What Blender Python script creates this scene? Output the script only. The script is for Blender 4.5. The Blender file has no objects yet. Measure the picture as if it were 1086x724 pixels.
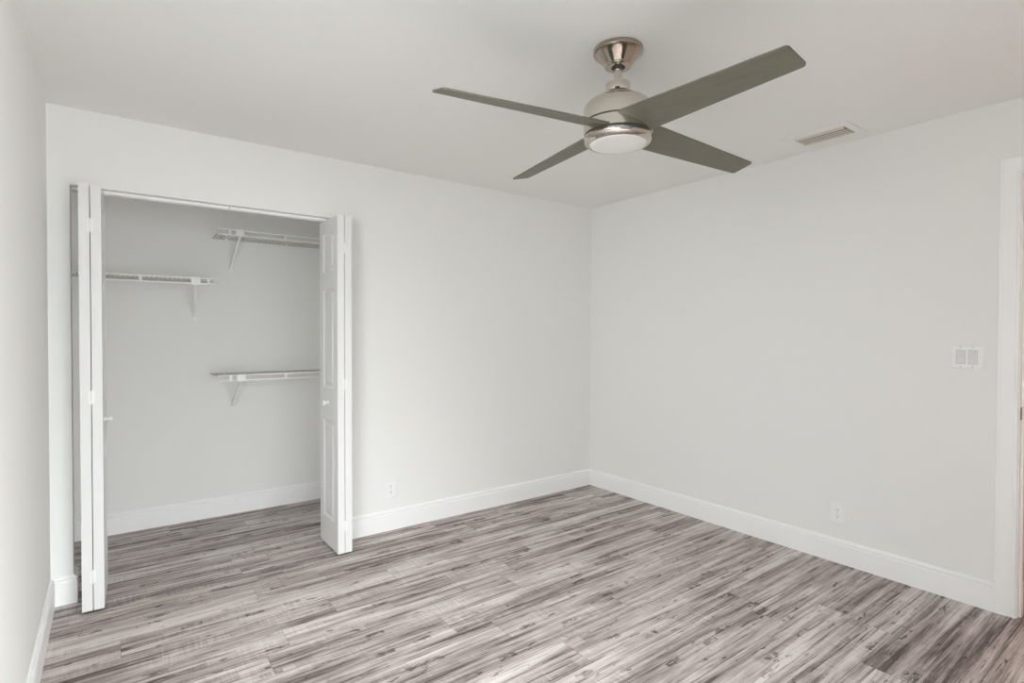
import bpy, bmesh, math, random
from mathutils import Vector, Matrix
random.seed(4)
C = bpy.context.scene.collection
scene = bpy.context.scene

# ---------------------------------------------------------------- camera
FPX, YAW, PITCH, ROLL = 575.26, 0.63868, -0.014536, 0.0019045
CAM = Vector((-3.42171, -3.44326, 1.33594))
fwd = Vector((math.sin(YAW) * math.cos(PITCH), math.cos(YAW) * math.cos(PITCH), math.sin(PITCH)))
rgt = Vector((math.cos(YAW), -math.sin(YAW), 0))
upv = rgt.cross(fwd)
r2 = rgt * math.cos(ROLL) + upv * math.sin(ROLL)
u2 = -rgt * math.sin(ROLL) + upv * math.cos(ROLL)
cam_data = bpy.data.cameras.new('camera')
cam_data.sensor_width = 36.0
cam_data.lens = FPX / 1086 * 36.0
cam_data.clip_start = 0.02
cam = bpy.data.objects.new('camera', cam_data)
C.objects.link(cam)
M = Matrix((r2, u2, -fwd)).transposed().to_4x4()
M.translation = CAM
cam.matrix_world = M
scene.camera = cam

# ---------------------------------------------------------------- exposure, world, lights
vs = scene.view_settings
vs.view_transform = 'Standard'
vs.look = 'None'
vs.gamma = 1.0
vs.use_curve_mapping = False
vs.exposure = 0.05
scene.cycles.max_bounces = 16
scene.cycles.diffuse_bounces = 12
scene.cycles.glossy_bounces = 6
scene.cycles.sample_clamp_indirect = 4.0

world = bpy.data.worlds.new('sky')
scene.world = world
world.use_nodes = True
bg = world.node_tree.nodes['Background']
bg.inputs['Color'].default_value = (0.75, 0.87, 1.0, 1)
bg.inputs['Strength'].default_value = 0.45


def area(name, loc, direction, sx, sy, power, col, spread=180):
    l = bpy.data.lights.new(name, 'AREA')
    l.shape = 'RECTANGLE'
    l.size, l.size_y = sx, sy
    l.energy = power
    l.color = col
    l.spread = math.radians(spread)
    o = bpy.data.objects.new(name, l)
    o.location = loc
    o.rotation_euler = Vector(direction).to_track_quat('-Z', 'Y').to_euler()
    C.objects.link(o)
    return o


# daylight entering through the two windows (left wall, and the wall behind the camera)
WL = (-3.30, -1.85, 0.75, 2.10)      # left window: y0, y1, z0, z1
WF = (-3.56, -1.80, 0.06, 2.08)      # front window: x0, x1, z0, z1
area('daylight_left_window', (-4.22, -2.95, 1.55), (0.75, 1, -0.66), 1.0, 1.3, 30, (0.955, 0.99, 1.0), 120)
area('daylight_left_window_across', (-4.0, -2.6, 1.45), (1, 0.1, -0.5), 1.3, 1.3, 6, (0.955, 0.99, 1.0), 150)
FW = ((WF[0] + WF[1]) / 2, -4.30, 1.08)
area('daylight_front_window_side', FW, (-0.9, 1, -0.5), WF[1] - WF[0], WF[3] - WF[2], 68, (0.955, 0.99, 1.0), 120)
area('daylight_front_window_sky', FW, (0, 1, -1.6), WF[1] - WF[0], WF[3] - WF[2], 46, (0.955, 0.99, 1.0), 110)
hl = bpy.data.lights.new('hall_lamp', 'POINT')
hl.energy = 15
hl.color = (1.0, 0.66, 0.47)
hl.shadow_soft_size = 0.12
hlo = bpy.data.objects.new('hall_lamp', hl)
hlo.location = (0.80, -2.72, 2.1)
C.objects.link(hlo)


# ---------------------------------------------------------------- materials
class NT:
    def __init__(self, name):
        self.m = bpy.data.materials.new(name)
        self.m.use_nodes = True
        self.t = self.m.node_tree
        self.b = self.t.nodes['Principled BSDF']

    def n(self, typ, **kw):
        nd = self.t.nodes.new(typ)
        for k, v in kw.items():
            setattr(nd, k, v)
        return nd

    def link(self, a, b):
        self.t.links.new(a, b)

    def setin(self, nd, sock, v):
        if hasattr(v, 'links') or isinstance(v, bpy.types.NodeSocket):
            self.link(v, nd.inputs[sock])
        else:
            nd.inputs[sock].default_value = v

    def math(self, op, a, b=0.0, clamp=False):
        nd = self.n('ShaderNodeMath', operation=op)
        nd.use_clamp = clamp
        self.setin(nd, 0, a)
        self.setin(nd, 1, b)
        return nd.outputs[0]

    def scale(self, v, s):
        nd = self.n('ShaderNodeVectorMath', operation='MULTIPLY')
        self.link(v, nd.inputs[0])
        nd.inputs[1].default_value = s
        return nd.outputs[0]

    def noise(self, v, scale=1.0, detail=4.0, rough=0.5, w=None, dist=0.0):
        nd = self.n('ShaderNodeTexNoise')
        if w is not None:
            nd.noise_dimensions = '4D'
            self.setin(nd, 'W', w)
        self.link(v, nd.inputs['Vector'])
        nd.inputs['Scale'].default_value = scale
        nd.inputs['Detail'].default_value = detail
        nd.inputs['Roughness'].default_value = rough
        nd.inputs['Distortion'].default_value = dist
        return nd.outputs['Fac']

    def ramp(self, f, stops, interp='LINEAR'):
        nd = self.n('ShaderNodeValToRGB')
        nd.color_ramp.interpolation = interp
        el = nd.color_ramp.elements
        while len(el) < len(stops):
            el.new(0.5)
        for e, (p, c) in zip(el, stops):
            e.position = p
            e.color = (c[0], c[1], c[2], 1) if isinstance(c, (tuple, list)) else (c, c, c, 1)
        self.link(f, nd.inputs[0])
        return nd.outputs[0]

    def bump(self, h, strength, dist):
        nd = self.n('ShaderNodeBump')
        nd.inputs['Strength'].default_value = strength
        nd.inputs['Distance'].default_value = dist
        self.link(h, nd.inputs['Height'])
        self.link(nd.outputs[0], self.b.inputs['Normal'])


def plain(name, col, rough=0.5, metal=0.0, spec=0.5, grain=0.0, gscale=60, bump=0.0):
    k = NT(name)
    k.b.inputs['Roughness'].default_value = rough
    k.b.inputs['Metallic'].default_value = metal
    k.b.inputs['Specular IOR Level'].default_value = spec
    tc = k.n('ShaderNodeTexCoord').outputs['Object']
    f = k.noise(tc, gscale, 3.0, 0.6)
    lo = [max(0, c * (1 - grain)) for c in col]
    hi = [min(1, c * (1 + grain)) for c in col]
    k.link(k.ramp(f, [(0.3, lo), (0.7, hi)]), k.b.inputs['Base Color'])
    if bump:
        k.bump(f, bump, 0.002)
    return k.m


M_WALL = plain('wall_paint', (0.83, 0.827, 0.812), 0.85, spec=0.2, grain=0.006, gscale=180, bump=0.05)
M_CEIL = plain('ceiling_paint', (0.83, 0.828, 0.81), 0.9, spec=0.15, grain=0.01, gscale=120, bump=0.12)
M_TRIM = plain('white_trim_paint', (0.90, 0.90, 0.895), 0.4, spec=0.4, grain=0.004)
M_DOOR = plain('white_door_paint', (0.77, 0.77, 0.76), 0.42, spec=0.4, grain=0.004)
M_WIRE = plain('white_vinyl_wire', (0.90, 0.90, 0.885), 0.4, grain=0.01)
M_DECK = plain('shade_toned_vinyl_wire', (0.56, 0.55, 0.52), 0.5, grain=0.03)  # white vinyl greyed, shade under the deck put into its colour
M_PLAST = plain('white_plastic', (0.86, 0.86, 0.855), 0.3, grain=0.004)
M_ROCK = plain('rocker_plastic', (0.70, 0.70, 0.69), 0.3, grain=0.004)
M_SLOT = plain('dark_slot', (0.05, 0.05, 0.05), 0.7)
M_GREY = plain('grey_metal', (0.52, 0.52, 0.50), 0.4, metal=0.6, grain=0.05)
M_VENT = plain('vent_enamel', (0.80, 0.79, 0.76), 0.45, grain=0.02)
M_LOUV = plain('shade_toned_louver', (0.64, 0.61, 0.53), 0.45, grain=0.03)  # vent enamel darkened to stand for shadow on the louvers
M_DUCT = plain('vent_duct', (0.10, 0.085, 0.06), 0.8)
M_BRONZE = plain('bronze_plate', (0.28, 0.20, 0.15), 0.35, metal=0.9, grain=0.1)
M_PEACH = plain('hall_paint', (0.80, 0.70, 0.62), 0.85, spec=0.2, grain=0.01)
M_GLOBE = plain('frosted_glass', (0.80, 0.80, 0.78), 0.35, grain=0.003)


def make_nickel():
    k = NT('brushed_nickel')
    tc = k.n('ShaderNodeTexCoord').outputs['Object']
    f = k.noise(k.scale(tc, (8, 8, 420)), 1.0, 3.0, 0.6)
    k.link(k.ramp(f, [(0.25, (0.58, 0.54, 0.475)), (0.75, (0.70, 0.66, 0.59))]), k.b.inputs['Base Color'])
    k.b.inputs['Metallic'].default_value = 1.0
    k.b.inputs['Roughness'].default_value = 0.22
    k.b.inputs['Anisotropic'].default_value = 0.55
    return k.m


M_NICKEL = make_nickel()
M_CHROME = plain('polished_nickel', (0.56, 0.515, 0.465), 0.09, metal=1.0)
M_CANOPY = plain('reflection_toned_nickel', (0.42, 0.365, 0.305), 0.16, metal=1.0, grain=0.05, gscale=30)  # same nickel, with the dark floor reflection painted into the colour


def make_blade():
    k = NT('silver_blade_paint')
    tc = k.n('ShaderNodeTexCoord').outputs['Object']
    f = k.noise(k.scale(tc, (6, 40, 40)), 1.0, 5.0, 0.65)
    k.link(k.ramp(f, [(0.25, (0.163, 0.152, 0.116)), (0.75, (0.208, 0.196, 0.154))]), k.b.inputs['Base Color'])
    k.b.inputs['Metallic'].default_value = 0.35
    k.b.inputs['Roughness'].default_value = 0.5
    return k.m


M_BLADE = make_blade()


def make_glass():
    k = NT('window_glass')
    t = k.n('ShaderNodeBsdfTransparent')
    t.inputs[0].default_value = (0.97, 0.985, 0.98, 1)
    g = k.n('ShaderNodeBsdfGlossy')
    g.inputs['Roughness'].default_value = 0.02
    mx = k.n('ShaderNodeMixShader')
    mx.inputs[0].default_value = 0.06
    k.link(t.outputs[0], mx.inputs[1])
    k.link(g.outputs[0], mx.inputs[2])
    k.link(mx.outputs[0], k.t.nodes['Material Output'].inputs['Surface'])
    return k.m


M_GLASS = make_glass()


def make_floor():
    k = NT('grey_weathered_plank_floor')
    tc = k.n('ShaderNodeTexCoord').outputs['Object']
    sep = k.n('ShaderNodeSeparateXYZ')
    k.link(tc, sep.inputs[0])
    X, Y = sep.outputs[0], sep.outputs[1]

    def rnd(a, b=None):
        nd = k.n('ShaderNodeTexWhiteNoise')
        nd.noise_dimensions = '2D'
        cb = k.n('ShaderNodeCombineXYZ')
        k.setin(cb, 0, a)
        k.setin(cb, 1, b if b is not None else 0.5)
        k.link(cb.outputs[0], nd.inputs['Vector'])
        return nd.outputs['Value']

    def planks(width, row, oy, seam):
        """random value per board with a random end-joint offset in every row, and a joint mask"""
        ry = k.math('DIVIDE', k.math('ADD', Y, oy), row)
        r = k.math('FLOOR', ry)
        px = k.math('ADD', k.math('DIVIDE', k.math('ADD', X, 20.0), width), k.math('MULTIPLY', rnd(r, 7.3), 9.0))
        i = k.math('FLOOR', px)
        v = rnd(r, i)
        fx = k.math('MULTIPLY', k.math('ABSOLUTE', k.math('SUBTRACT', k.math('FRACT', px), 0.5)), width)
        fy = k.math('MULTIPLY', k.math('ABSOLUTE', k.math('SUBTRACT', k.math('FRACT', ry), 0.5)), row)
        m = k.math('MAXIMUM', k.math('GREATER_THAN', fx, width / 2 - seam), k.math('GREATER_THAN', fy, row / 2 - seam))
        return v, m, k.math('GREATER_THAN', fy, row / 2 - seam)

    c1, f1, _ = planks(1.22, 0.165, 20.02, 0.0009)
    c2, _, f2 = planks(0.80, 0.055, 20.02, 0.0014)
    c3, _, f3 = planks(0.46, 0.0275, 20.02, 0.0)
    c4, _, f4 = planks(0.085, 0.0270, 20.02, 0.0006)
    w1 = k.math('MULTIPLY', c1, 37.0)
    w2 = k.math('ADD', w1, k.math('MULTIPLY', c2, 53.0))
    streak = k.noise(k.scale(tc, (1.15, 25, 1)), 1.0, 7.0, 0.64, w1, 0.7)
    grain = k.noise(k.scale(tc, (3.0, 80, 1)), 1.0, 5.0, 0.66, w1, 0.6)
    fine = k.noise(k.scale(tc, (14, 260, 1)), 1.0, 3.0, 0.6, w2)
    blot = k.noise(k.scale(tc, (2.2, 7.0, 1)), 1.0, 5.0, 0.6, w1, 0.3)
    broad = k.noise(tc, 0.9, 2.0, 0.5)
    saw = k.noise(k.scale(tc, (120, 9, 1)), 1.0, 2.0, 0.5, w1)
    chip = k.noise(k.scale(tc, (9, 32, 1)), 1.0, 4.5, 0.68, w1, 0.3)
    ragged = k.noise(k.scale(tc, (30, 90, 1)), 1.0, 4.0, 0.65, w2)
    crack = k.noise(k.scale(tc, (1.5, 62, 1)), 1.0, 5.0, 0.62, w1, 1.3)

    def cen(f, amp):
        return k.math('MULTIPLY', k.math('SUBTRACT', f, 0.5), amp)

    v = cen(streak, 2.2)
    for f, amp in ((grain, 1.1), (fine, 0.45), (blot, 0.75), (c1, 0.12), (c2, 0.20), (c3, 0.13), (broad, 0.25)):
        v = k.math('ADD', v, cen(f, amp))
    sm = k.ramp(blot, [(0.46, 0.0), (0.62, 1.0)])
    v = k.math('ADD', v, k.math('MULTIPLY', cen(saw, 0.7), sm))
    cm = k.ramp(chip, [(0.62, 0.0), (0.65, 1.0)])
    v = k.math('SUBTRACT', v, k.math('MULTIPLY', cm, 0.50))
    # short rectangular chop marks
    pick = k.math('GREATER_THAN', c4, 0.978)
    pm = k.math('MULTIPLY', pick, k.ramp(ragged, [(0.44, 0.0), (0.54, 1.0)]))
    v = k.math('SUBTRACT', v, k.math('MULTIPLY', pm, 0.42))
    km = k.ramp(crack, [(0.585, 0.0), (0.625, 1.0)])
    v = k.math('SUBTRACT', v, k.math('MULTIPLY', km, 0.42))
    # worn dark lines along the strips
    em = k.math('MULTIPLY', f2, k.ramp(k.noise(k.scale(tc, (3.1, 11, 1)), 1.0, 3.0, 0.6, w1), [(0.44, 0.0), (0.56, 1.0)]))
    v = k.math('SUBTRACT', v, k.math('MULTIPLY', em, 0.40))
    v = k.math('ADD', v, 0.645, True)
    col = k.ramp(v, [(0.02, (0.085, 0.065, 0.059)), (0.24, (0.188, 0.152, 0.143)), (0.48, (0.355, 0.304, 0.292)),
                     (0.74, (0.545, 0.488, 0.474)), (0.98, (0.69, 0.645, 0.63))])
    mx = k.n('ShaderNodeMix', data_type='RGBA')
    k.link(k.math('MULTIPLY', f1, 0.6), mx.inputs['Factor'])
    k.link(col, mx.inputs['A'])
    mx.inputs['B'].default_value = (0.10, 0.085, 0.08, 1)
    k.link(mx.outputs['Result'], k.b.inputs['Base Color'])
    k.b.inputs['Roughness'].default_value = 0.55
    k.b.inputs['Specular IOR Level'].default_value = 0.3
    k.bump(k.math('SUBTRACT', v, f1), 0.2, 0.002)
    return k.m


M_FLOOR = make_floor()


# ---------------------------------------------------------------- helpers
def add_box(bm, x0, x1, y0, y1, z0, z1):
    vs_ = [bm.verts.new((x, y, z)) for x in (x0, x1) for y in (y0, y1) for z in (z0, z1)]
    for f in ((0, 1, 3, 2), (4, 6, 7, 5), (0, 4, 5, 1), (2, 3, 7, 6), (0, 2, 6, 4), (1, 5, 7, 3)):
        bm.faces.new([vs_[i] for i in f])


def add_tube(bm, a, b, r, n=8, r1=None):
    a, b = Vector(a), Vector(b)
    d = (b - a).normalized()
    s = d.orthogonal().normalized()
    t = d.cross(s)
    r1 = r if r1 is None else r1
    A = [bm.verts.new(a + (s * math.cos(2 * math.pi * i / n) + t * math.sin(2 * math.pi * i / n)) * r) for i in range(n)]
    B = [bm.verts.new(b + (s * math.cos(2 * math.pi * i / n) + t * math.sin(2 * math.pi * i / n)) * r1) for i in range(n)]
    for i in range(n):
        j = (i + 1) % n
        bm.faces.new((A[i], A[j], B[j], B[i]))
    bm.faces.new(A[::-1])
    bm.faces.new(B)


def add_lathe(bm, prof, n=64, cx=0, cy=0):
    rings = []
    for r, z in prof:
        if r < 1e-6:
            rings.append([bm.verts.new((cx, cy, z))])
        else:
            rings.append([bm.verts.new((cx + r * math.cos(2 * math.pi * i / n), cy + r * math.sin(2 * math.pi * i / n), z)) for i in range(n)])
    for a, b in zip(rings, rings[1:]):
        for i in range(n):
            j = (i + 1) % n
            if len(a) == 1 and len(b) == 1:
                continue
            if len(a) == 1:
                bm.faces.new((a[0], b[j], b[i]))
            elif len(b) == 1:
                bm.faces.new((a[i], a[j], b[0]))
            else:
                bm.faces.new((a[i], a[j], b[j], b[i]))


def obj(name, bm, mat, parent=None, smooth=False, bevel=0.0, seg=2, loc=None):
    bmesh.ops.recalc_face_normals(bm, faces=bm.faces)
    me = bpy.data.meshes.new(name)
    bm.to_mesh(me)
    bm.free()
    me.materials.append(mat)
    if smooth:
        for p in me.polygons:
            p.use_smooth = True
    o = bpy.data.objects.new(name, me)
    C.objects.link(o)
    if loc is not None:
        o.location = loc
    if parent is not None:
        o.parent = parent
    if bevel:
        b = o.modifiers.new('bevel', 'BEVEL')
        b.width = bevel
        b.segments = seg
        b.limit_method = 'ANGLE'
        b.angle_limit = math.radians(40)
        if smooth is False:
            b.harden_normals = False
    if smooth:
        e = o.modifiers.new('edge_split', 'EDGE_SPLIT')
        e.split_angle = math.radians(38)
    return o


def boxes(*bs):
    bm = bmesh.new()
    for b in bs:
        add_box(bm, *b)
    return bm


def struct(name, bm, mat, parent=None, **kw):
    o = obj(name, bm, mat, parent, **kw)
    if parent is None:
        o['kind'] = 'structure'
    return o


def tag(o, label, cat, group=None):
    o['label'] = label
    o['category'] = cat
    if group:
        o['group'] = group
    return o


def thing(name, label, cat, loc=(0, 0, 0), group=None):
    o = bpy.data.objects.new(name, None)
    o.empty_display_size = 0.1
    o.location = loc
    C.objects.link(o)
    return tag(o, label, cat, group)


def run(bm, a, b, normal, prof, m0=0, m1=0):
    """extrude a (depth, z) profile from a to b; m0/m1 = mitre slope at each end"""
    a, b, nrm = Vector(a), Vector(b), Vector(normal)
    d = (b - a).normalized()
    A = [bm.verts.new(a + nrm * t + Vector((0, 0, z)) + d * (t * m0)) for t, z in prof]
    B = [bm.verts.new(b + nrm * t + Vector((0, 0, z)) - d * (t * m1)) for t, z in prof]
    n = len(prof)
    for i in range(n):
        j = (i + 1) % n
        bm.faces.new((A[i], A[j], B[j], B[i]))
    bm.faces.new(A[::-1])
    bm.faces.new(B)


# ---------------------------------------------------------------- room shell
H = 2.44
XL = -3.659            # left wall face
YF = -3.95              # front wall face (behind the camera)
CLO = 1.006             # closet back wall face
CRX = -1.98             # closet right wall face
OX0, OX1, OZ = -3.573, -2.207, 2.064     # closet opening
WT = 0.115
RT = 0.088              # right wall thickness
DY0, DY1, DZ = -2.827, -3.64, 2.085      # doorway in the right wall (clear jamb faces)
HX = 1.36               # far wall of the hall

struct('floor', boxes((XL - .12, HX + .1, YF - .12, CLO + .1, -.08, 0)), M_FLOOR)
struct('ceiling', boxes((XL - .12, HX + .1, YF - .12, CLO + .1, H, H + .08)), M_CEIL)
struct('wall_back', boxes((XL, OX0, 0, WT, 0, H), (OX1, RT, 0, WT, 0, H), (OX0, OX1, 0, WT, OZ, H)), M_WALL)
struct('wall_right', boxes((0, RT, DY0 + .018, 0, 0, H), (0, RT, YF, DY1 - .018, 0, H), (0, RT, DY1 - .018, DY0 + .018, DZ + .018, H)), M_WALL)
struct('wall_left', boxes((XL - .12, XL, WL[1], CLO + .1, 0, H), (XL - .12, XL, YF - .12, WL[0], 0, H),
                          (XL - .12, XL, WL[0], WL[1], 0, WL[2]), (XL - .12, XL, WL[0], WL[1], WL[3], H)), M_WALL)
struct('wall_front', boxes((XL, WF[0], YF - .12, YF, 0, H), (WF[1], HX, YF - .12, YF, 0, H),
                           (WF[0], WF[1], YF - .12, YF, 0, WF[2]), (WF[0], WF[1], YF - .12, YF, WF[3], H)), M_WALL)
struct('wall_closet_back', boxes((XL, HX + .1, CLO, CLO + .1, 0, H)), M_WALL)
struct('wall_closet_right', boxes((CRX, CRX + .1, WT, CLO, 0, H)), M_WALL)
struct('wall_hall_far', boxes((HX, HX + .1, YF - .12, CLO, 0, H)), M_PEACH)
struct('wall_hall_end', boxes((RT, HX, -1.6, -1.5, 0, H)), M_PEACH)

# baseboards: flat board with a beaded top
BP = [(0, 0), (.016, 0), (.016, .110), (.0135, .113), (.0115, .114), (.0115, .1195), (.0150, .1215), (.0160, .125), (.0145, .129), (.0090, .131), (.0075, .1355), (.005, .1385), (0, .1395)]
bm = bmesh.new()
run(bm, (XL, 0, 0), (OX0, 0, 0), (0, -1, 0), BP, 1, -1)
run(bm, (OX0, 0, 0), (OX0, WT, 0), (1, 0, 0), BP, -1, 0)
run(bm, (OX1, WT, 0), (OX1, 0, 0), (-1, 0, 0), BP, 0, -1)
run(bm, (OX1, 0, 0), (0, 0, 0), (0, -1, 0), BP, -1, 1)
struct('baseboard_back', bm, M_TRIM)
CW = 0.079
bm = bmesh.new()
run(bm, (0, 0, 0), (0, DY0 + .004 + CW, 0), (-1, 0, 0), BP, 1, 0)
run(bm, (0, DY1 - .004 - CW, 0), (0, YF, 0), (-1, 0, 0), BP, 0, 1)
struct('baseboard_right', bm, M_TRIM)
bm = bmesh.new()
run(bm, (XL, YF, 0), (XL, 0, 0), (1, 0, 0), BP, 1, 1)
struct('baseboard_left', bm, M_TRIM)
bm = bmesh.new()
run(bm, (XL, YF, 0), (WF[0], YF, 0), (0, 1, 0), BP, 1, 0)
run(bm, (WF[1], YF, 0), (0, YF, 0), (0, 1, 0), BP, 0, 1)
struct('baseboard_front', bm, M_TRIM)
bm = bmesh.new()
run(bm, (XL, WT, 0), (XL, CLO, 0), (1, 0, 0), BP, 0, 1)
run(bm, (XL, CLO, 0), (CRX, CLO, 0), (0, -1, 0), BP, 1, 1)
run(bm, (CRX, CLO, 0), (CRX, WT, 0), (-1, 0, 0), BP, 1, 0)
struct('baseboard_closet', bm, M_TRIM)

# door casing (trim_1) with a moulded profile: (distance from inner edge, thickness)
CP = [(0, 0), (0, .008), (.004, .011), (.012, .011), (.016, .0085), (.040, .0125), (.052, .0155), (.060, .0165), (.064, .0185), (.074, .0185), (CW, .015), (CW, 0)]
bm = bmesh.new()
yi0, yi1, zi = DY0 + .004, DY1 - .004, DZ + .004
rows = []
for w, t in CP:
    rows.append([bm.verts.new((-t, yi0 + w, 0)), bm.verts.new((-t, yi0 + w, zi + w)), bm.verts.new((-t, yi1 - w, zi + w)), bm.verts.new((-t, yi1 - w, 0))])
for i in range(len(CP)):
    a, b = rows[i], rows[(i + 1) % len(CP)]
    for j in range(3):
        bm.faces.new((a[j], a[j + 1], b[j + 1], b[j]))
bm.faces.new([r[0] for r in rows])
bm.faces.new([r[3] for r in rows][::-1])
struct('trim_1', bm, M_TRIM)
# jamb with door stop
dj = struct('door_1', boxes((0.0005, RT, DY0, DY0 + .017, 0, DZ), (0.0005, RT, DY1 - .017, DY1, 0, DZ), (0.0005, RT, DY1 - .017, DY0 + .017, DZ, DZ + .017),
                            (.024, .060, DY0 - .010, DY0, 0, DZ - .010), (.024, .060, DY1, DY1 + .010, 0, DZ - .010), (.024, .060, DY1, DY0, DZ - .010, DZ)), M_TRIM)
sp = bmesh.new()
add_box(sp, .001, .0235, DY0 - .0025, DY0 + .001, .935, .995)
add_box(sp, -.001, .008, DY0 - .0045, DY0 - .0015, .945, .985)
o = obj('strike_plate', sp, M_BRONZE, dj, bevel=.0006)
o['label'] = 'bronze strike plate on the door jamb'
o = obj('latch_hole', boxes((.008, .018, DY0 - .0031, DY0 - .0022, .950, .980)), M_SLOT, dj)

# windows (outside the frame, where the daylight comes in)
def window(name, axis, a0, a1, z0, z1, face, depth_dir):
    """axis 'y' = in the left wall, 'x' = in the front wall"""
    def B(a_0, a_1, d0, d1, zz0, zz1):
        p, q = sorted((face + depth_dir * d0, face + depth_dir * d1))
        return (p, q, a_0, a_1, zz0, zz1) if axis == 'y' else (a_0, a_1, p, q, zz0, zz1)
    zm = (z0 + z1) / 2
    fr = struct(name, boxes(B(a0, a0 + .05, .03, .09, z0, z1), B(a1 - .05, a1, .03, .09, z0, z1), B(a0 + .05, a1 - .05, .03, .09, z0, z0 + .05),
                            B(a0 + .05, a1 - .05, .03, .09, z1 - .05, z1), B(a0 + .05, a1 - .05, .04, .08, zm - .025, zm + .025)), M_TRIM)
    obj('pane', boxes(B(a0 + .05, a1 - .05, .058, .062, z0 + .05, zm - .025)), M_GLASS, fr)
    obj('pane', boxes(B(a0 + .05, a1 - .05, .058, .062, zm + .025, z1 - .05)), M_GLASS, fr)
    obj('sill', boxes(B(a0, a1, -.03, .03, z0 - .0, z0 + .02)), M_TRIM, fr)


window('window_1', 'y', WL[0], WL[1], WL[2], WL[3], XL, -1)
window('window_2', 'x', WF[0], WF[1], WF[2], WF[3], YF, -1)


# ---------------------------------------------------------------- bifold doors
def leaf_bm(w, t, h, panels, stile):
    """slab: x 0..t (front face at x=0), y 0..w, z 0..h; moulded panels on both faces"""
    bm = bmesh.new()
    loops = [(0, 0), (.005, .004), (.012, .0075), (.022, .0075), (.034, .0015), (.040, .001)]
    for side in (0, 1):
        def P(y, z, d):
            return bm.verts.new((d if side == 0 else t - d, y, z))
        def quad(y0, y1, z0, z1):
            bm.faces.new([P(y0, z0, 0), P(y1, z0, 0), P(y1, z1, 0), P(y0, z1, 0)])
        quad(0, stile, 0, h)
        quad(w - stile, w, 0, h)
        zz = [0] + [v for p in panels for v in p] + [h]
        for i in range(0, len(zz), 2):
            quad(stile, w - stile, zz[i], zz[i + 1])
        for z0, z1 in panels:
            prev = None
            for ins, d in loops:
                r = [P(stile + ins, z0 + ins, d), P(w - stile - ins, z0 + ins, d), P(w - stile - ins, z1 - ins, d), P(stile + ins, z1 - ins, d)]
                if prev:
                    for i in range(4):
                        j = (i + 1) % 4
                        bm.faces.new((prev[i], prev[j], r[j], r[i]))
                prev = r
            bm.faces.new(prev)
    for (y0, z0, y1, z1) in ((0, 0, w, 0), (w, 0, w, h), (w, h, 0, h), (0, h, 0, 0)):
        bm.faces.new([bm.verts.new(c) for c in ((0, y0, z0), (0, y1, z1), (t, y1, z1), (t, y0, z0))])
    bmesh.ops.remove_doubles(bm, verts=bm.verts, dist=1e-5)
    return bm


PAN = [(.175, .785), (.985, 1.600), (1.705, 1.945)]


def bifold(label, x_face, sgn, y_back, y_front, knob_y, zb=.012, ht=2.027, th=.041, gap=.0035):
    """lead leaf's moulded face at x_face looks towards -sgn (sgn=+1: faces left)"""
    w = y_back - y_front
    t = thing('bifold_closet_door', label, 'closet door', (x_face + sgn * (th + gap / 2), (y_back + y_front) / 2, zb), 'bifold closet doors')
    ox, oy = t.location.x, t.location.y

    def place(bm, x0, flip):
        for v in bm.verts:
            x = v.co.x
            v.co = Vector(((x0 + sgn * x) - ox, v.co.y + y_front - oy, v.co.z))
        return bm
    lead = obj('leaf', place(leaf_bm(w, th, ht, PAN, .070), x_face, False), M_DOOR, t)
    piv = obj('leaf', place(leaf_bm(w, th, ht, PAN, .070), x_face + sgn * (th + gap), False), M_DOOR, t)
    # knob on the lead leaf
    kb = bmesh.new()
    prof = [(0, 0), (.013, 0), (.013, .003), (.0065, .006), (.006, .014), (.012, .019), (.0155, .025), (.0145, .030), (.009, .0335), (0, .0345)]
    add_lathe(kb, prof, 24)
    for v in kb.verts:
        x, y, z = v.co
        v.co = Vector((x_face - sgn * z - ox, y + knob_y - oy, x + .905 - zb))
    obj('knob', kb, M_PLAST, lead, smooth=True)
    # hinges bridging the two leaves on the room-side edges
    for hz in (1.845, 1.03, .175):
        hb = bmesh.new()
        xm = sgn * 0.0
        add_tube(hb, (xm, y_front - oy - .0035, hz - .032 - zb), (xm, y_front - oy - .0035, hz + .032 - zb), .004, 10)
        add_box(hb, xm - .011, xm + .011, y_front - oy - .0018, y_front - oy + .0002, hz - .030 - zb, hz + .030 - zb)
        obj('hinge', hb, M_PLAST, t)
    # pivot pin at the bottom of the jamb leaf and guide pin on top of the lead leaf
    pb = bmesh.new()
    xp = sgn * (th / 2 + gap)
    add_tube(pb, (xp, y_back - oy - .03, -zb), (xp, y_back - oy - .03, 0.002), .006, 10)
    obj('pivot_pin', pb, M_GREY, t)
    pb = bmesh.new()
    add_tube(pb, (-xp, y_back - oy - .03, ht - .002), (-xp, y_back - oy - .03, ht + .012), .005, 10)
    obj('guide_pin', pb, M_GREY, t)
    return t


lb = bifold('white bifold closet door folded edge-on at the left end of the closet, beside the corner', -3.449, -1, .150, -.190, -.045)
lb.location.x += .0065
lb.rotation_euler.z = math.radians(-2.2)
bifold('white bifold closet door folded back at the right end of the closet, showing three moulded panels', -2.331, 1, .103, -.233, -.055)

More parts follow.
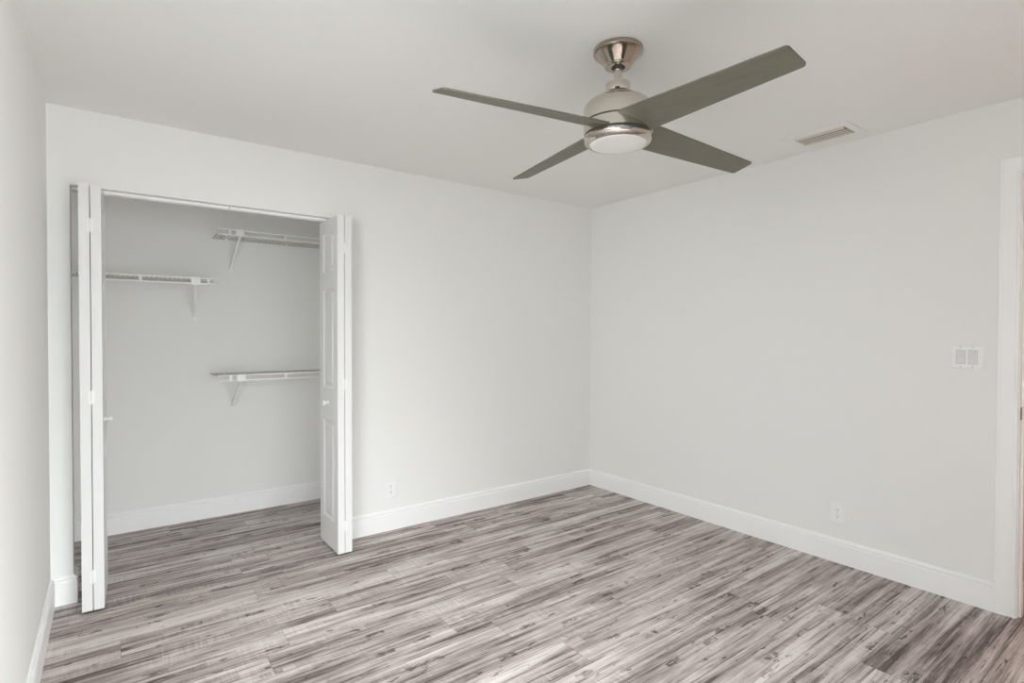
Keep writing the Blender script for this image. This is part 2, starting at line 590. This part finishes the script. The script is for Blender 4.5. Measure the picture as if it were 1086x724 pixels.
# track under the closet header
tk = bmesh.new()
ty0, ty1, tz0 = .050, .084, 2.049
for b in ((OX0 + .004, OX1 - .004, ty0, ty0 + .002, tz0, OZ), (OX0 + .004, OX1 - .004, ty1 - .002, ty1, tz0, OZ),
          (OX0 + .004, OX1 - .004, ty0 + .002, ty1 - .002, OZ - .003, OZ), (OX0 + .004, OX1 - .004, ty0 + .002, ty0 + .010, tz0, tz0 + .002),
          (OX0 + .004, OX1 - .004, ty1 - .010, ty1 - .002, tz0, tz0 + .002)):
    add_box(tk, *b)
tr = obj('door_track', tk, M_TRIM)
tag(tr, 'white metal sliding track along the top of the closet opening', 'door track')
sc = bmesh.new()
add_tube(sc, (-2.86, ty0 - .003, 2.057), (-2.86, ty0 + .001, 2.057), .0045, 12)
o = obj('screw', sc, M_GREY, tr)
o['label'] = 'small dark screw head'


# ---------------------------------------------------------------- closet wire shelves
def wire_shelf(label, x0, x1, zt, brackets, clips, yf=.690, lip_up=False):
    yb = CLO - .004
    lip = .036
    zd = zt - lip if lip_up else zt      # level of the deck
    t = thing('wire_shelf', label, 'shelf', (x0, CLO, zt), 'wire closet shelves')
    L = lambda x, y, z: (x - x0, y - CLO, z - zt)
    bm = bmesh.new()
    n = int((x1 - x0) / .0254)
    for i in range(n + 1):
        x = x0 + .004 + i * (x1 - x0 - .008) / n
        add_tube(bm, L(x, yb, zd), L(x, yf, zd), .0024, 5)
    for yy in (yb - .004, (yf + yb) / 2, yb - .09):
        add_tube(bm, L(x0, yy, zd - .004), L(x1, yy, zd - .004), .003, 6)
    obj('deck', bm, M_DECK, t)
    for zz in (zt, zt - lip):
        bm = bmesh.new()
        add_tube(bm, L(x0, yf - .003, zz), L(x1, yf - .003, zz), .0055, 8)
        obj('front_rail', bm, M_WIRE, t)
    for cx in clips:
        bm = bmesh.new()
        add_box(bm, cx - x0 - .008, cx - x0 + .008, yf - CLO - .009, yf - CLO + .003, -lip - .004, .004)
        obj('rail_joiner', bm, M_WIRE, t, bevel=.002)
    for bx, bw in brackets:
        bm = bmesh.new()
        # saddle that grips the front rails
        add_box(bm, bx - x0 - .027, bx - x0 + .027, yf - CLO - .013, yf - CLO + .006, -lip - .006, .006)
        # flat foot on the wall
        add_box(bm, bw - x0 - .011, bw - x0 + .011, -.004, 0, -.275, -.215)
        # channel strut from the foot to the saddle
        a, b = Vector((bw - x0, -.004, -.245)), Vector((bx - x0, yf - CLO + .002, -lip - .002))
        d = (b - a).normalized()
        s = d.cross(Vector((1, 0, 0))).normalized()
        ww, hh = .0075, .009
        ring = []
        for p in (a, b):
            ring.append([bm.verts.new(p + Vector((sx * ww, 0, 0)) + s * sy * hh) for sx, sy in ((-1, -1), (1, -1), (1, 1), (-1, 1))])
        for i in range(4):
            j = (i + 1) % 4
            bm.faces.new((ring[0][i], ring[0][j], ring[1][j], ring[1][i]))
        bm.faces.new(ring[0][::-1])
        bm.faces.new(ring[1])
        obj('support_bracket', bm, M_WIRE, t, bevel=.0015)
    k = 0
    xx = x0 + .09
    while xx < x1 - .03:
        bm = bmesh.new()
        add_box(bm, xx - x0 - .007, xx - x0 + .007, -.012, 0, zd - zt - .014, zd - zt + .006)
        obj('wall_clip', bm, M_WIRE, t, bevel=.002)
        xx += .42
    return t


wire_shelf('white wire shelf high on the right of the closet, above the other two', -2.819, CRX, 2.059, [(-2.676, -2.703)], [-2.740, -2.372], yf=.780, lip_up=True)
wire_shelf('white wire shelf at middle height on the left of the closet, reaching the left wall', XL, -2.838, 1.699, [(-2.960, -2.934)], [-3.262, -2.885])
wire_shelf('white wire shelf at waist height on the right of the closet, lowest of the three', -2.838, CRX, 1.045, [(-2.690, -2.696)], [-2.755, -2.395])

# ---------------------------------------------------------------- ceiling fan
FX, FY, FZ = -1.825, -1.982, 2.134
fan = thing('ceiling_fan', 'brushed nickel ceiling fan with four silver blades and a round white light', 'ceiling fan', (FX, FY, FZ))


def lathe_obj(name, prof, mat, parent, n=72):
    b = bmesh.new()
    add_lathe(b, prof, n)
    return obj(name, b, mat, parent, smooth=True)


TOP = H - FZ            # ceiling height above the hub
can = lathe_obj('canopy', [(0, TOP), (.092, TOP), (.0955, TOP - .003), (.0960, TOP - .015), (.0945, TOP - .0185), (.0905, TOP - .0195), (.0885, TOP - .0205), (.0845, TOP - .024), (.077, TOP - .032),
                           (.067, TOP - .044), (.058, TOP - .054), (.0535, TOP - .060), (.0520, TOP - .062), (.0525, TOP - .066), (.0500, TOP - .069), (.043, TOP - .0705),
                           (.0265, TOP - .0705), (.0245, TOP - .063), (0, TOP - .063)], M_CANOPY, fan)
lathe_obj('hanger_ball', [(0, TOP - .061), (.0235, TOP - .061), (.0255, TOP - .068), (.023, TOP - .075), (.0165, TOP - .079), (0, TOP - .079)], M_SLOT, can, 32)
lathe_obj('downrod', [(0, TOP - .070), (.0160, TOP - .070), (.0160, .165), (0, .170)], M_NICKEL, fan, 32)
lathe_obj('coupling_collar', [(0, .175), (.041, .175), (.0455, .173), (.0465, .169), (.0465, .140), (.044, .136), (0, .136)], M_NICKEL, fan, 48)
lathe_obj('motor_cap', [(0, .136), (.050, .136), (.058, .134), (.065, .128), (.070, .120), (.073, .110), (0, .110)], M_NICKEL, fan, 64)
sl = bmesh.new()
ang = math.atan2(CAM.y - FY, CAM.x - FX) - .06
add_box(sl, .0465, .0505, -.009, .009, .1385, .1435)
for v in sl.verts:
    x, y, z = v.co
    v.co = Vector((x * math.cos(ang) - y * math.sin(ang), x * math.sin(ang) + y * math.cos(ang), z))
obj('set_screw_slot', sl, M_SLOT, fan)
hous = lathe_obj('motor_housing', [(0, .113), (.074, .113), (.094, .1085), (.110, .102), (.122, .093), (.129, .084), (.132, .074), (.1325, .060), (.1325, .0220),
                                   (.131, .0210), (.1285, .0210), (.1285, .0165), (.131, .0165), (.1325, .0155), (.1325, -.025), (.131, -.026), (.127, -.026), (.127, -.033), (0, -.033)], M_NICKEL, fan, 96)
g = lathe_obj('groove_band', [(.1293, .0213), (.1293, .0162)], M_SLOT, hous, 96)
g = lathe_obj('groove_band', [(.1285, -.0255), (.1285, -.0335)], M_SLOT, hous, 96)
ring = lathe_obj('light_ring', [(0, -.032), (.130, -.032), (.1325, -.034), (.1335, -.039), (.1325, -.045), (.128, -.053), (.120, -.0595), (.114, -.0615), (.110, -.0615), (.110, -.055), (0, -.055)], M_CHROME, fan, 96)
lathe_obj('light_diffuser', [(0, -.056), (.1095, -.056), (.1095, -.0605), (.107, -.0630), (.098, -.0655), (.080, -.0675), (.055, -.0690), (.025, -.0698), (0, -.070)], M_GLOBE, fan, 72)

# blades: measured hub frame (slight wobble), pitch, droop and taper
nx, ny = 0.0145, -0.0264
nn = Vector((nx, ny, 1)).normalized()
e1 = (Vector((1, 0, 0)) - nn * nn.x).normalized()
e2 = nn.cross(e1)
HUB = Vector((-1.8366, -1.9871, 2.1341)) - Vector((FX, FY, FZ))
TH0, DROOP, BPITCH = -1.6601, 0.0498, -0.2509


def blade_bm():
    bm = bmesh.new()
    Rr, Rt = .095, .7406
    a0, b0 = -.0845, .0725
    a1, b1 = -.0772, .0229
    cr = .012
    out = [(Rr, a0), (Rt - cr, a1 - .0001)]
    for i in range(1, 5):
        t = i / 4 * math.pi / 2
        out.append((Rt - cr + cr * math.sin(t), a1 + cr - cr * math.cos(t)))
    for i in range(0, 5):
        t = i / 4 * math.pi / 2
        out.append((Rt - cr + cr * math.cos(t), b1 - cr + cr * math.sin(t)))
    out.append((Rr, b0))
    th = .0035
    T = [bm.verts.new((x, y, th)) for x, y in out]
    B = [bm.verts.new((x, y, -th)) for x, y in out]
    bm.faces.new(T)
    bm.faces.new(B[::-1])
    n = len(out)
    for i in range(n):
        j = (i + 1) % n
        bm.faces.new((T[i], B[i], B[j], T[j]))
    return bm


blade0 = None
for k in range(4):
    a = TH0 + k * math.pi / 2
    u = e1 * math.cos(a) + e2 * math.sin(a)
    w = -e1 * math.sin(a) + e2 * math.cos(a)
    ud = u * math.cos(DROOP) - nn * math.sin(DROOP)
    nd = nn * math.cos(DROOP) + u * math.sin(DROOP)
    wp = w * math.cos(BPITCH) + nd * math.sin(BPITCH)
    npv = ud.cross(wp)
    if blade0 is None:
        blade0 = obj('blade', blade_bm(), M_BLADE, fan, bevel=.0012)
        b = blade0
    else:
        b = blade0.copy()
        C.objects.link(b)
        b.parent = fan
    m = Matrix((ud, wp, npv)).transposed().to_4x4()
    m.translation = HUB
    b.matrix_local = m

# ---------------------------------------------------------------- ceiling vent
VX, VY = -.222, -2.040
vent = thing('ceiling_vent', 'white rectangular air vent with curved louvers in the ceiling near the right wall', 'air vent', (VX, VY, H))
bm = bmesh.new()
ox, oy, ix, iy = .136, .172, .074, .131
zf = -.006
for b in ((-ox, -ix, -oy, oy, zf, 0), (ix, ox, -oy, oy, zf, 0), (-ix, ix, -oy, -iy, zf, 0), (-ix, ix, iy, oy, zf, 0)):
    add_box(bm, *b)
obj('frame', bm, M_VENT, vent, bevel=.002)
obj('duct_opening', boxes((-ix, ix, -iy, iy, -.0012, -.0002)), M_DUCT, vent)
for xs, wd, dp in ((-.065, .022, .0085), (-.010, .0095, .0050), (.020, .0095, .0050), (.049, .0095, .0050)):
    bm = bmesh.new()
    pts = [(xs + wd * t, -.002 - (dp - .002) * t ** 1.4) for t in [j / 6 for j in range(7)]]
    th = .0012
    rows = []
    for y in (-iy + .006, iy - .002):
        rows.append([bm.verts.new((x, y, z)) for x, z in pts] + [bm.verts.new((x, y, z - th)) for x, z in reversed(pts)])
    n = len(rows[0])
    for q in range(n):
        r = (q + 1) % n
        bm.faces.new((rows[0][q], rows[0][r], rows[1][r], rows[1][q]))
    bm.faces.new(rows[0][::-1])
    bm.faces.new(rows[1])
    obj('louver', bm, M_LOUV, vent)

# ---------------------------------------------------------------- switch and outlets
def on_wall(bm, wall):
    """local: x right along the wall, y up, z out of the wall -> world axes"""
    for v in bm.verts:
        x, y, z = v.co
        v.co = Vector((-z, -x, y)) if wall == 'right' else Vector((x, -z, y))
    return bm


def slab(bm, x0, x1, y0, y1, z0, z1, ins):
    A = [bm.verts.new((x, y, z0)) for x, y in ((x0, y0), (x1, y0), (x1, y1), (x0, y1))]
    zc = z1 - (z1 - z0) * .45
    Bv = [bm.verts.new((x, y, zc)) for x, y in ((x0, y0), (x1, y0), (x1, y1), (x0, y1))]
    D = [bm.verts.new((x, y, z1)) for x, y in ((x0 + ins, y0 + ins), (x1 - ins, y0 + ins), (x1 - ins, y1 - ins), (x0 + ins, y1 - ins))]
    for p, q in ((A, Bv), (Bv, D)):
        for i in range(4):
            j = (i + 1) % 4
            bm.faces.new((p[i], p[j], q[j], q[i]))
    bm.faces.new(D)
    bm.faces.new(A[::-1])


sw = thing('light_switch', 'white double rocker light switch plate beside the door casing', 'light switch', (0, -2.6285, 1.2235))
bm = bmesh.new()
slab(bm, -.0655, .0655, -.0575, .0575, 0, .0065, .003)
obj('wall_plate', on_wall(bm, 'right'), M_PLAST, sw)
for sx in (-.0235, .0235):
    bm = bmesh.new()
    add_box(bm, sx - .0185, sx + .0185, -.0355, .0355, .0060, .0068)
    obj('rocker_gap', on_wall(bm, 'right'), M_GREY, sw)
    bm = bmesh.new()
    x0, x1 = sx - .0162, sx + .0162
    prof = [(-.0332, .0062), (-.0332, .0095), (0, .0078), (.0332, .0135), (.0332, .0062)]
    A = [bm.verts.new((x0, y, z)) for y, z in prof]
    Bv = [bm.verts.new((x1, y, z)) for y, z in prof]
    for i in range(5):
        j = (i + 1) % 5
        bm.faces.new((A[i], A[j], Bv[j], Bv[i]))
    bm.faces.new(A[::-1])
    bm.faces.new(Bv)
    obj('rocker', on_wall(bm, 'right'), M_ROCK, sw)
    for sy in (-.048, .048):
        bm = bmesh.new()
        add_tube(bm, (sx, sy, .006), (sx, sy, .0072), .0032, 12)
        obj('screw', on_wall(bm, 'right'), M_GREY, sw)


def outlet(label, loc, wall):
    t = thing('wall_outlet', label, 'outlet', loc, 'wall outlets')
    bm = bmesh.new()
    slab(bm, -.043, .043, -.063, .063, 0, .0065, .003)
    obj('cover_plate', on_wall(bm, wall), M_PLAST, t)
    for sy in (.0195, -.0195):
        bm = bmesh.new()
        n = 28
        ring = []
        for i in range(n):
            a = 2 * math.pi * i / n
            ring.append((.0172 * math.cos(a), max(-.0135, min(.0135, .0172 * math.sin(a))) + sy))
        A = [bm.verts.new((x, y, .0055)) for x, y in ring]
        Bv = [bm.verts.new((x, y, .0078)) for x, y in ring]
        for i in range(n):
            j = (i + 1) % n
            bm.faces.new((A[i], A[j], Bv[j], Bv[i]))
        bm.faces.new(Bv)
        bm.faces.new(A[::-1])
        rc = obj('receptacle', on_wall(bm, wall), M_TRIM, t)
        bm = bmesh.new()
        add_box(bm, -.0078, -.0052, sy - .001, sy + .0085, .0076, .0081)
        add_box(bm, .0052, .0078, sy - .001, sy + .0085, .0076, .0081)
        add_tube(bm, (0, sy - .0075, .0076), (0, sy - .0075, .0081), .0028, 12)
        obj('slots', on_wall(bm, wall), M_SLOT, rc)
    bm = bmesh.new()
    add_tube(bm, (0, 0, .0055), (0, 0, .0068), .003, 12)
    obj('screw', on_wall(bm, wall), M_GREY, t)
    return t


outlet('white duplex power outlet low on the right wall, nearest the doorway', (0, -2.043, .288), 'right')
outlet('white duplex power outlet low on the back wall beside the closet', (-1.893, 0, .277), 'back')
